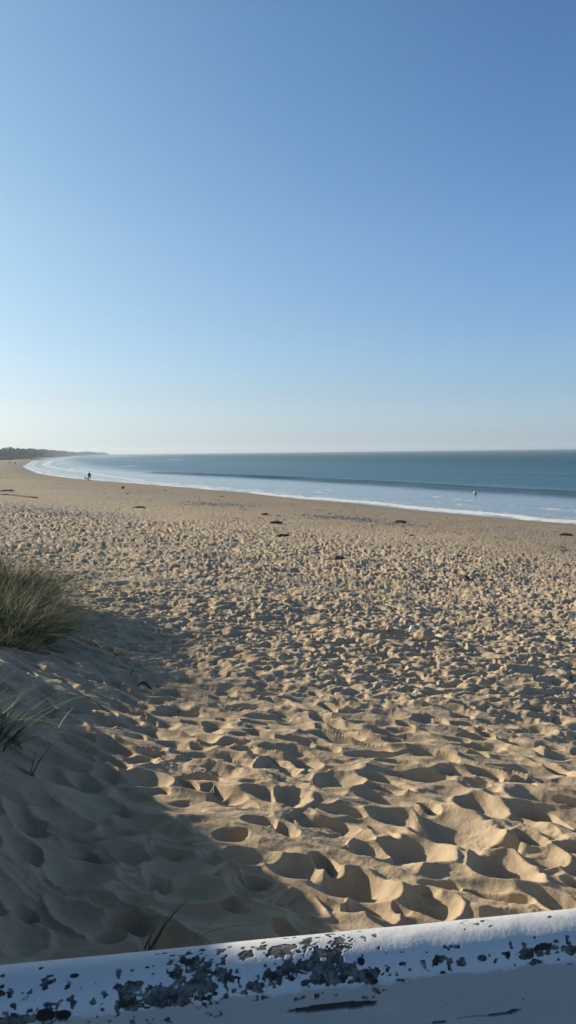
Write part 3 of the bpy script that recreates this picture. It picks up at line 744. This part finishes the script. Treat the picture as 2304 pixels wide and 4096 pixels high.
# strandline: bits of weed, bark and shell too many to count
def litter():
    r2 = np.random.default_rng(31); vs = []; fs = []; n = 900
    yy = 22 + 130 * r2.random(n) ** 1.3; xx = (r2.random(n) - .52) * .80 * yy
    s_ = sdist(xx, yy, SH); keepm = (s_ > 5) & (s_ < 38) & (r2.random(n) < np.exp(-((s_ - 21 - 3 * fbm(yy / 12, xx * 0, 2)) / 6.0) ** 2) + .12)
    xx, yy = xx[keepm], yy[keepm]; z = ground(xx, yy)
    for x, y, zz in zip(xx, yy, z):
        L = .05 + .30 * r2.random() ** 3; w = L * (.2 + .4 * r2.random()); a_ = -1.08 + .6 * r2.normal(); b0 = len(vs); h = .02 + .05 * r2.random()
        for j in range(7):
            q = j * 2 * math.pi / 7; k = .7 + .6 * r2.random(); px_, py_ = L * math.cos(q) * k, w * math.sin(q) * k
            vs.append((x + px_ * math.cos(a_) - py_ * math.sin(a_), y + px_ * math.sin(a_) + py_ * math.cos(a_), zz - .01))
        for j in range(7):
            bx, by, _ = vs[b0 + j]; vs.append((x + (bx - x) * .6, y + (by - y) * .6, zz + h * (.6 + .8 * r2.random())))
        for j in range(7): fs.append((b0 + j, b0 + (j + 1) % 7, b0 + 7 + (j + 1) % 7, b0 + 7 + j))
        fs.append(tuple(b0 + 7 + j for j in range(7)))
    me = bpy.data.meshes.new('strandline_litter'); me.from_pydata(vs, [], fs); me.update()
    o = bpy.data.objects.new('strandline_litter', me); COL.objects.link(o); me.materials.append(simple('litter_brown', (.10, .075, .055), .85, .6, .8))
    tag(o, 'small bits of dried weed and bark strewn along the upper beach', 'strandline litter', kind='stuff')
litter()
# shingle: loose stones on the pebbly patches
def shingle():
    r2 = np.random.default_rng(12); vs = []; fs = []
    for (px, py, L, n) in [(1385, 2060, 3.2, 420), (870, 2010, 4.5, 420), (1590, 2083, 1.6, 90), (1100, 2160, 3, 80), (300, 2120, 3.5, 160), (150, 2100, 4, 180)]:
        c = on_plane(px, py, 1.7)
        ax = r2.normal(size=n) * L * .55; bx = r2.normal(size=n) * L * .36
        x = c[0] - .475 * ax + .88 * bx; y = c[1] + .88 * ax + .475 * bx; z = ground(x, y)
        for i in range(n):
            k = .03 + .05 * r2.random() ** 2; b0 = len(vs); h = k * (.4 + .5 * r2.random())
            for j in range(6):
                a_ = j * math.pi / 3 + r2.random() * .5; q = k * (.8 + .4 * r2.random()); vs.append((x[i] + q * math.cos(a_), y[i] + q * math.sin(a_), z[i] - .01))
            for j in range(6):
                a_ = j * math.pi / 3 + r2.random() * .5; q = k * .6; vs.append((x[i] + q * math.cos(a_), y[i] + q * math.sin(a_), z[i] + h))
            for j in range(6): fs.append((b0 + j, b0 + (j + 1) % 6, b0 + 6 + (j + 1) % 6, b0 + 6 + j))
            fs.append(tuple(b0 + 6 + j for j in range(6)))
    me = bpy.data.meshes.new('shingle'); me.from_pydata(vs, [], fs); me.update()
    o = bpy.data.objects.new('shingle', me); COL.objects.link(o); me.materials.append(simple('shingle_stone', (.19, .185, .18), .8, .45, 3))
    tag(o, 'blue grey shingle scattered in patches on the middle beach', 'shingle', kind='stuff')
shingle()

# ------------------------------------------------------------------ buoy
def lathe(name, prof, mat, parent, nseg=24):
    vs = []; fs = []
    for (r_, z) in prof:
        for i in range(nseg):
            a = 2 * math.pi * i / nseg; vs.append((r_ * math.cos(a), r_ * math.sin(a), z))
    for j in range(len(prof) - 1):
        for i in range(nseg): fs.append((j * nseg + i, j * nseg + (i + 1) % nseg, (j + 1) * nseg + (i + 1) % nseg, (j + 1) * nseg + i))
    me = bpy.data.meshes.new(name); me.from_pydata(vs, [], fs); me.polygons.foreach_set('use_smooth', [True] * len(fs)); me.update()
    o = bpy.data.objects.new(name, me); COL.objects.link(o); me.materials.append(mat); o.parent = parent; return o
c = on_plane(1900, 1978, 0.0)
bu = bpy.data.objects.new('buoy', None); COL.objects.link(bu); bu.location = (c[0], c[1], 0.05)
tag(bu, 'small round yellow buoy floating off the beach at the right', 'buoy')
lathe('float', [(0.001, -.18)] + [(.23 * math.sin(a), .12 - .23 * math.cos(a)) for a in np.linspace(.3, 2.9, 14)] + [(.001, .355)], simple('buoy_yellow', (.50, .46, .28), .45, .1, 10, .5), bu)
lathe('collar', [(.2, .09), (.245, .10), (.245, .15), (.2, .16)], simple('buoy_dark', (.05, .05, .05), .6, .1, 10), bu)
lathe('lifting_eye', [(.03, .33), (.03, .42), (.055, .45), (.03, .49), (.001, .50)], simple('buoy_top', (.60, .62, .62), .4, .1, 10), bu, 12)

# ------------------------------------------------------------------ people and dog
def skin(name, pts, edges, rad, mat, parent, sub=1):
    me = bpy.data.meshes.new(name); me.from_pydata(pts, edges, []); me.update()
    o = bpy.data.objects.new(name, me); COL.objects.link(o)
    sk = o.modifiers.new('skin', 'SKIN'); sk.use_smooth_shade = True
    for i, r_ in enumerate(rad):
        v = me.skin_vertices[0].data[i]; v.radius = (r_, r_) if not isinstance(r_, tuple) else r_; v.use_root = (i == 0)
    ss = o.modifiers.new('sub', 'SUBSURF'); ss.levels = sub; ss.render_levels = sub
    dg = bpy.context.evaluated_depsgraph_get(); ev = o.evaluated_get(dg)
    m2 = bpy.data.meshes.new_from_object(ev); m2.name = name
    o.modifiers.clear(); o.data = m2; m2.materials.clear(); m2.materials.append(mat); o.parent = parent
    return o
def person(loc, rz, label, coat, legs, stride=.16, parts=True, scale=1.0):
    root = bpy.data.objects.new('person', None); COL.objects.link(root); root.location = loc; root.rotation_euler = (0, 0, rz); root.scale = (scale,) * 3
    tag(root, label, 'person')
    s_ = stride
    J = dict(pel=(0, 0, .95), wai=(0, .01, 1.12), che=(0, .01, 1.34), nek=(0, .0, 1.48), hd0=(0, -.015, 1.58), hd1=(0, -.02, 1.66), hd2=(0, -.01, 1.72),
             hl=(.10, 0, .90), kl=(.11, -s_ * .7, .50), al=(.11, -s_, .09), tl=(.12, -s_ - .16, .03),
             hr=(-.10, 0, .90), kr=(-.11, s_ * .2, .50), ar=(-.11, s_, .11), tr=(-.12, s_ - .13, .03),
             sl=(.19, .01, 1.40), el=(.25, .06, 1.13), wl=(.23, -.04, .90), fl=(.22, -.07, .81),
             sr=(-.19, .01, 1.40), er=(-.25, .0, 1.13), wr=(-.24, -.12, .92), fr=(-.23, -.16, .84))
    K = list(J); ix = {k: i for i, k in enumerate(K)}
    E = [('pel', 'wai'), ('wai', 'che'), ('che', 'nek'), ('nek', 'hd0'), ('hd0', 'hd1'), ('hd1', 'hd2'), ('pel', 'hl'), ('hl', 'kl'), ('kl', 'al'), ('al', 'tl'), ('pel', 'hr'), ('hr', 'kr'), ('kr', 'ar'), ('ar', 'tr'),
         ('che', 'sl'), ('sl', 'el'), ('el', 'wl'), ('wl', 'fl'), ('che', 'sr'), ('sr', 'er'), ('er', 'wr'), ('wr', 'fr')]
    rad = dict(pel=.13, wai=.12, che=.14, nek=.055, hd0=.075, hd1=.095, hd2=.06, hl=.09, kl=.06, al=.04, tl=.035, hr=.09, kr=.06, ar=.04, tr=.035,
               sl=.065, el=.045, wl=.032, fl=.03, sr=.065, er=.045, wr=.032, fr=.03)
    skm = simple('skin_tone', (.42, .25, .17), .6, .05, 10)
    skin('body', [J[k] for k in K], [(ix[a], ix[b]) for a, b in E], [rad[k] for k in K], skm, root)
    def sub(name, keys, radm, mat, over={}):
        ki = {k: i for i, k in enumerate(keys)}
        es = [(ki[a], ki[b]) for a, b in E if a in ki and b in ki]
        return skin(name, [J[k] for k in keys], es, [over.get(k, rad[k] * radm) for k in keys], mat, root)
    sub('trousers', ['pel', 'hl', 'kl', 'al', 'hr', 'kr', 'ar'], 1.18, legs)
    sub('jacket', ['pel', 'wai', 'che', 'sl', 'el', 'wl', 'sr', 'er', 'wr'], 1.22, coat, dict(pel=.19, wai=.17, che=.18, wl=.045, wr=.045))
    skin('hair', [(0, .01, 1.62), (0, .015, 1.70), (0, 0, 1.745)], [(0, 1), (1, 2)], [.085, .10, .06], simple('hair_brown', (.03, .02, .015), .7, .1, 10), root)
    for nm, k in (('shoe', 'l'), ('shoe', 'r')):
        a_ = J['a' + k]; t_ = J['t' + k]
        skin(nm, [(a_[0], a_[1] + .03, a_[2] - .04), t_], [(0, 1)], [.05, .042], simple('shoe_dark', (.03, .03, .03), .7, .1, 10), root)
    return root
navy = simple('navy_coat', (.014, .018, .028), .8, .15, 8); dk = simple('dark_trousers', (.05, .05, .06), .85, .1, 8); red = simple('maroon_coat', (.06, .03, .04), .8, .15, 8)
def shore_pt(px, py): return hit(px, py, False)
c = shore_pt(358, 1925); print('person', c)
person((c[0], c[1], c[2]), R_(205), 'person in a dark coat walking along the waterline beside a dog', navy, dk)
c2 = shore_pt(62, 1860); person((c2[0], c2[1], c2[2]), R_(170), 'far person in dark clothes at the bay head, right of two tiny walkers', red, dk, .12)
c3 = shore_pt(39, 1858); person((c3[0], c3[1], c3[2]), R_(190), 'far person in maroon at the bay head, left of two tiny walkers', red, dk, .1)
def dog(loc, rz):
    root = bpy.data.objects.new('dog', None); COL.objects.link(root); root.location = loc; root.rotation_euler = (0, 0, rz)
    tag(root, 'small black dog on the wet sand left of the walker', 'dog')
    fur = simple('black_fur', (.012, .012, .014), .8, .2, 20)
    J = [(-.26, 0, .42), (-.05, 0, .41), (.18, 0, .42), (.30, 0, .50), (.38, 0, .58), (.52, 0, .55),           # rump, loin, chest, neck, head, muzzle
         (-.25, .07, .36), (-.16, .08, .26), (-.28, .08, .14), (-.25, .08, .03), (-.20, .08, .02),
         (-.25, -.07, .36), (-.20, -.08, .25), (-.34, -.08, .14), (-.34, -.08, .03), (-.29, -.08, .02),
         (.19, .07, .34), (.17, .07, .18), (.21, .07, .03), (.25, .07, .02), (.19, -.07, .34), (.23, -.07, .18), (.19, -.07, .04), (.23, -.07, .02),
         (-.36, 0, .45), (-.48, 0, .52), (-.56, 0, .60)]
    E = [(0, 1), (1, 2), (2, 3), (3, 4), (4, 5), (0, 6), (6, 7), (7, 8), (8, 9), (9, 10), (0, 11), (11, 12), (12, 13), (13, 14), (14, 15),
         (2, 16), (16, 17), (17, 18), (18, 19), (2, 20), (20, 21), (21, 22), (22, 23), (0, 24), (24, 25), (25, 26)]
    rad = [.115, .10, .135, .08, .078, .038, .075, .055, .028, .022, .022, .075, .055, .028, .022, .022, .05, .032, .024, .024, .05, .032, .024, .024, .03, .025, .015]
    skin('body', J, E, rad, fur, root)
    for sx in (-1, 1):
        skin('ear', [(.37, .05 * sx, .64), (.36, .075 * sx, .66), (.38, .10 * sx, .58)], [(0, 1), (1, 2)], [.02, .022, .012], fur, root)
c = shore_pt(346, 1921); dog((c[0], c[1], c[2]), R_(180))

# ------------------------------------------------------------------ far coast: trees
def crown_mesh(seed, w, h, n=260):
    r2 = np.random.default_rng(seed); vs = []; fs = []
    lobes = [(r2.normal() * w * .26, r2.normal() * w * .26, h * (.45 + .4 * r2.random()), w * (.22 + .15 * r2.random())) for _ in range(9)]
    for _ in range(n):
        lx, ly, lz, lr = lobes[r2.integers(len(lobes))]
        d = r2.normal(size=3); d /= np.linalg.norm(d); q = lr * (.75 + .35 * r2.random())
        c_ = np.array([lx + d[0] * q, ly + d[1] * q, lz + d[2] * q * .75]); k = w * .07 * (.6 + r2.random())
        a1 = r2.normal(size=3); a1 /= np.linalg.norm(a1); a2 = np.cross(a1, d); a2 /= np.linalg.norm(a2) + 1e-6
        b0 = len(vs); vs += [tuple(c_ + a1 * k), tuple(c_ + a2 * k), tuple(c_ - a1 * k), tuple(c_ - a2 * k), tuple(c_ + d * k)]
        fs += [(b0, b0 + 1, b0 + 4), (b0 + 1, b0 + 2, b0 + 4), (b0 + 2, b0 + 3, b0 + 4), (b0 + 3, b0, b0 + 4), (b0, b0 + 3, b0 + 2, b0 + 1)]
    me = bpy.data.meshes.new('crown'); me.from_pydata(vs, [], fs); me.update(); return me
leaf = simple('coast_foliage', (.040, .055, .026), .9, .4, .4); bark = simple('bark', (.09, .07, .05), .9, .2, 2)
crowns = [crown_mesh(20 + i, 9, 8) for i in range(4)]
for c_ in crowns: c_.materials.append(leaf)
tmesh = bpy.data.meshes.new('trunk')
vs = []; fs = []
for j, (z, r_) in enumerate([(-1, .45), (1.5, .32), (3.2, .25), (5, .15)]):
    for i in range(8): vs.append((r_ * math.cos(i * math.pi / 4) + .1 * j, r_ * math.sin(i * math.pi / 4), z))
for j in range(3):
    for i in range(8): fs.append((j * 8 + i, j * 8 + (i + 1) % 8, (j + 1) * 8 + (i + 1) % 8, (j + 1) * 8 + i))
tmesh.from_pydata(vs, [], fs); tmesh.materials.append(bark)
# skyline of the headland in the photograph: (pixel x, pixel y of tree tops, distance)
sk_line = [(-60, 1786, 900), (0, 1791, 900), (20, 1795, 950), (60, 1794, 1000), (80, 1793, 1050), (100, 1792, 1050), (112, 1790, 1050), (125, 1793, 1100), (150, 1793, 1400), (175, 1798, 1600), (200, 1799, 1800),
           (235, 1802, 2100), (265, 1804, 2300), (290, 1806, 2500), (305, 1803.5, 2500), (340, 1806, 2700), (366, 1803.5, 2800), (385, 1807.5, 3000), (410, 1810, 3300), (432, 1813, 3500)]
trees_done = 0
LN = [a for a, _, _ in sk_line]
for i in range(120):
    px = -40 + 475 * (i + .5 * rng.random()) / 120
    py = np.interp(px, LN, [b for _, b, _ in sk_line]); dist = np.interp(px, LN, [c_ for _, _, c_ in sk_line]) * (1 + .02 * rng.normal())
    d = ray(px, py); hz = math.hypot(d[0], d[1]); x, y = d[0] / hz * dist, d[1] / hz * dist; topz = HC + d[2] / hz * dist
    gz = float(ground([x], [y], False)[0])
    if gz < 0.3: gz = 0.3
    sc_ = np.clip((topz - gz) / 10.5, .20, 1.5) * (0.62 + .75 * rng.random() ** 1.5)
    root = bpy.data.objects.new('coast_tree', None); COL.objects.link(root); root.location = (x, y, gz); root.scale = (sc_ * 1.3, sc_ * 1.3, sc_); root.rotation_euler = (0, 0, rng.random() * 6)
    tag(root, 'hazy dark tree in the row along the far headland', 'tree', 'trees along the far headland')
    a = bpy.data.objects.new('crown', crowns[i % 4]); COL.objects.link(a); a.parent = root
    b = bpy.data.objects.new('trunk', tmesh); COL.objects.link(b); b.parent = root
# low scrub on the coast below the trees: one uneven mass
def scrub():
    r2 = np.random.default_rng(5); vs = []; fs = []
    for i in range(5200):
        px = -120 + 560 * r2.random(); dist = np.interp(px, LN, [c_ for _, _, c_ in sk_line]) * (.80 + .35 * r2.random())
        d = ray(px, 1800); hz = math.hypot(d[0], d[1]); x, y = d[0] / hz * dist, d[1] / hz * dist
        vs.append((x, y, dist))
    A_ = np.array(vs); gz = ground(A_[:, 0], A_[:, 1], False); s_ = sdist(A_[:, 0], A_[:, 1], SH)
    V = []; Fc = []
    for (x, y, dist), z, ss in zip(A_, gz, s_):
        if ss < 18: continue
        k = (1.0 + 1.8 * r2.random()) * (dist / 1500) ** .5; b0 = len(V)
        for j in range(5): a_ = j * 1.2566 + r2.random(); V.append((x + k * 1.5 * math.cos(a_), y + k * 1.5 * math.sin(a_), z - .3))
        for j in range(5): a_ = j * 1.2566 + r2.random(); V.append((x + k * .9 * math.cos(a_), y + k * .9 * math.sin(a_), z + k * (.5 + .5 * r2.random())))
        V.append((x, y, z + k * 1.05))
        for j in range(5): Fc.append((b0 + j, b0 + (j + 1) % 5, b0 + 5 + (j + 1) % 5, b0 + 5 + j)); Fc.append((b0 + 5 + j, b0 + 5 + (j + 1) % 5, b0 + 10))
    me = bpy.data.meshes.new('coastal_scrub'); me.from_pydata(V, [], Fc); me.update()
    o = bpy.data.objects.new('coastal_scrub', me); COL.objects.link(o); me.materials.append(simple('scrub_green', (.055, .065, .035), .9, .4, .05))
    tag(o, 'low grey green scrub covering the far dunes and headland', 'scrub', kind='stuff')
scrub()

# ------------------------------------------------------------------ air
def haze(dens):
    x0, x1, y0, y1, z0, z1 = -6000, 6000, -60, 9000, -8, 60
    v = [(x0, y0, z0), (x1, y0, z0), (x1, y1, z0), (x0, y1, z0), (x0, y0, z1), (x1, y0, z1), (x1, y1, z1), (x0, y1, z1)]
    me = bpy.data.meshes.new('haze'); me.from_pydata(v, [], [(3, 2, 1, 0), (4, 5, 6, 7), (0, 1, 5, 4), (1, 2, 6, 5), (2, 3, 7, 6), (3, 0, 4, 7)]); me.update()
    o = bpy.data.objects.new('haze', me); COL.objects.link(o); o.display_type = 'WIRE'
    mt = bpy.data.materials.new('haze'); mt.use_nodes = True; t = mt.node_tree; t.nodes.clear()
    ou = t.nodes.new('ShaderNodeOutputMaterial'); pv = t.nodes.new('ShaderNodeVolumePrincipled'); pv.inputs['Density'].default_value = dens
    pv.inputs['Color'].default_value = (.74, .86, .98, 1); pv.inputs['Anisotropy'].default_value = .3
    t.links.new(pv.outputs[0], ou.inputs['Volume']); me.materials.append(mt)
    tag(o, kind='stuff')
HAZE = True
if HAZE: haze(0.00019)
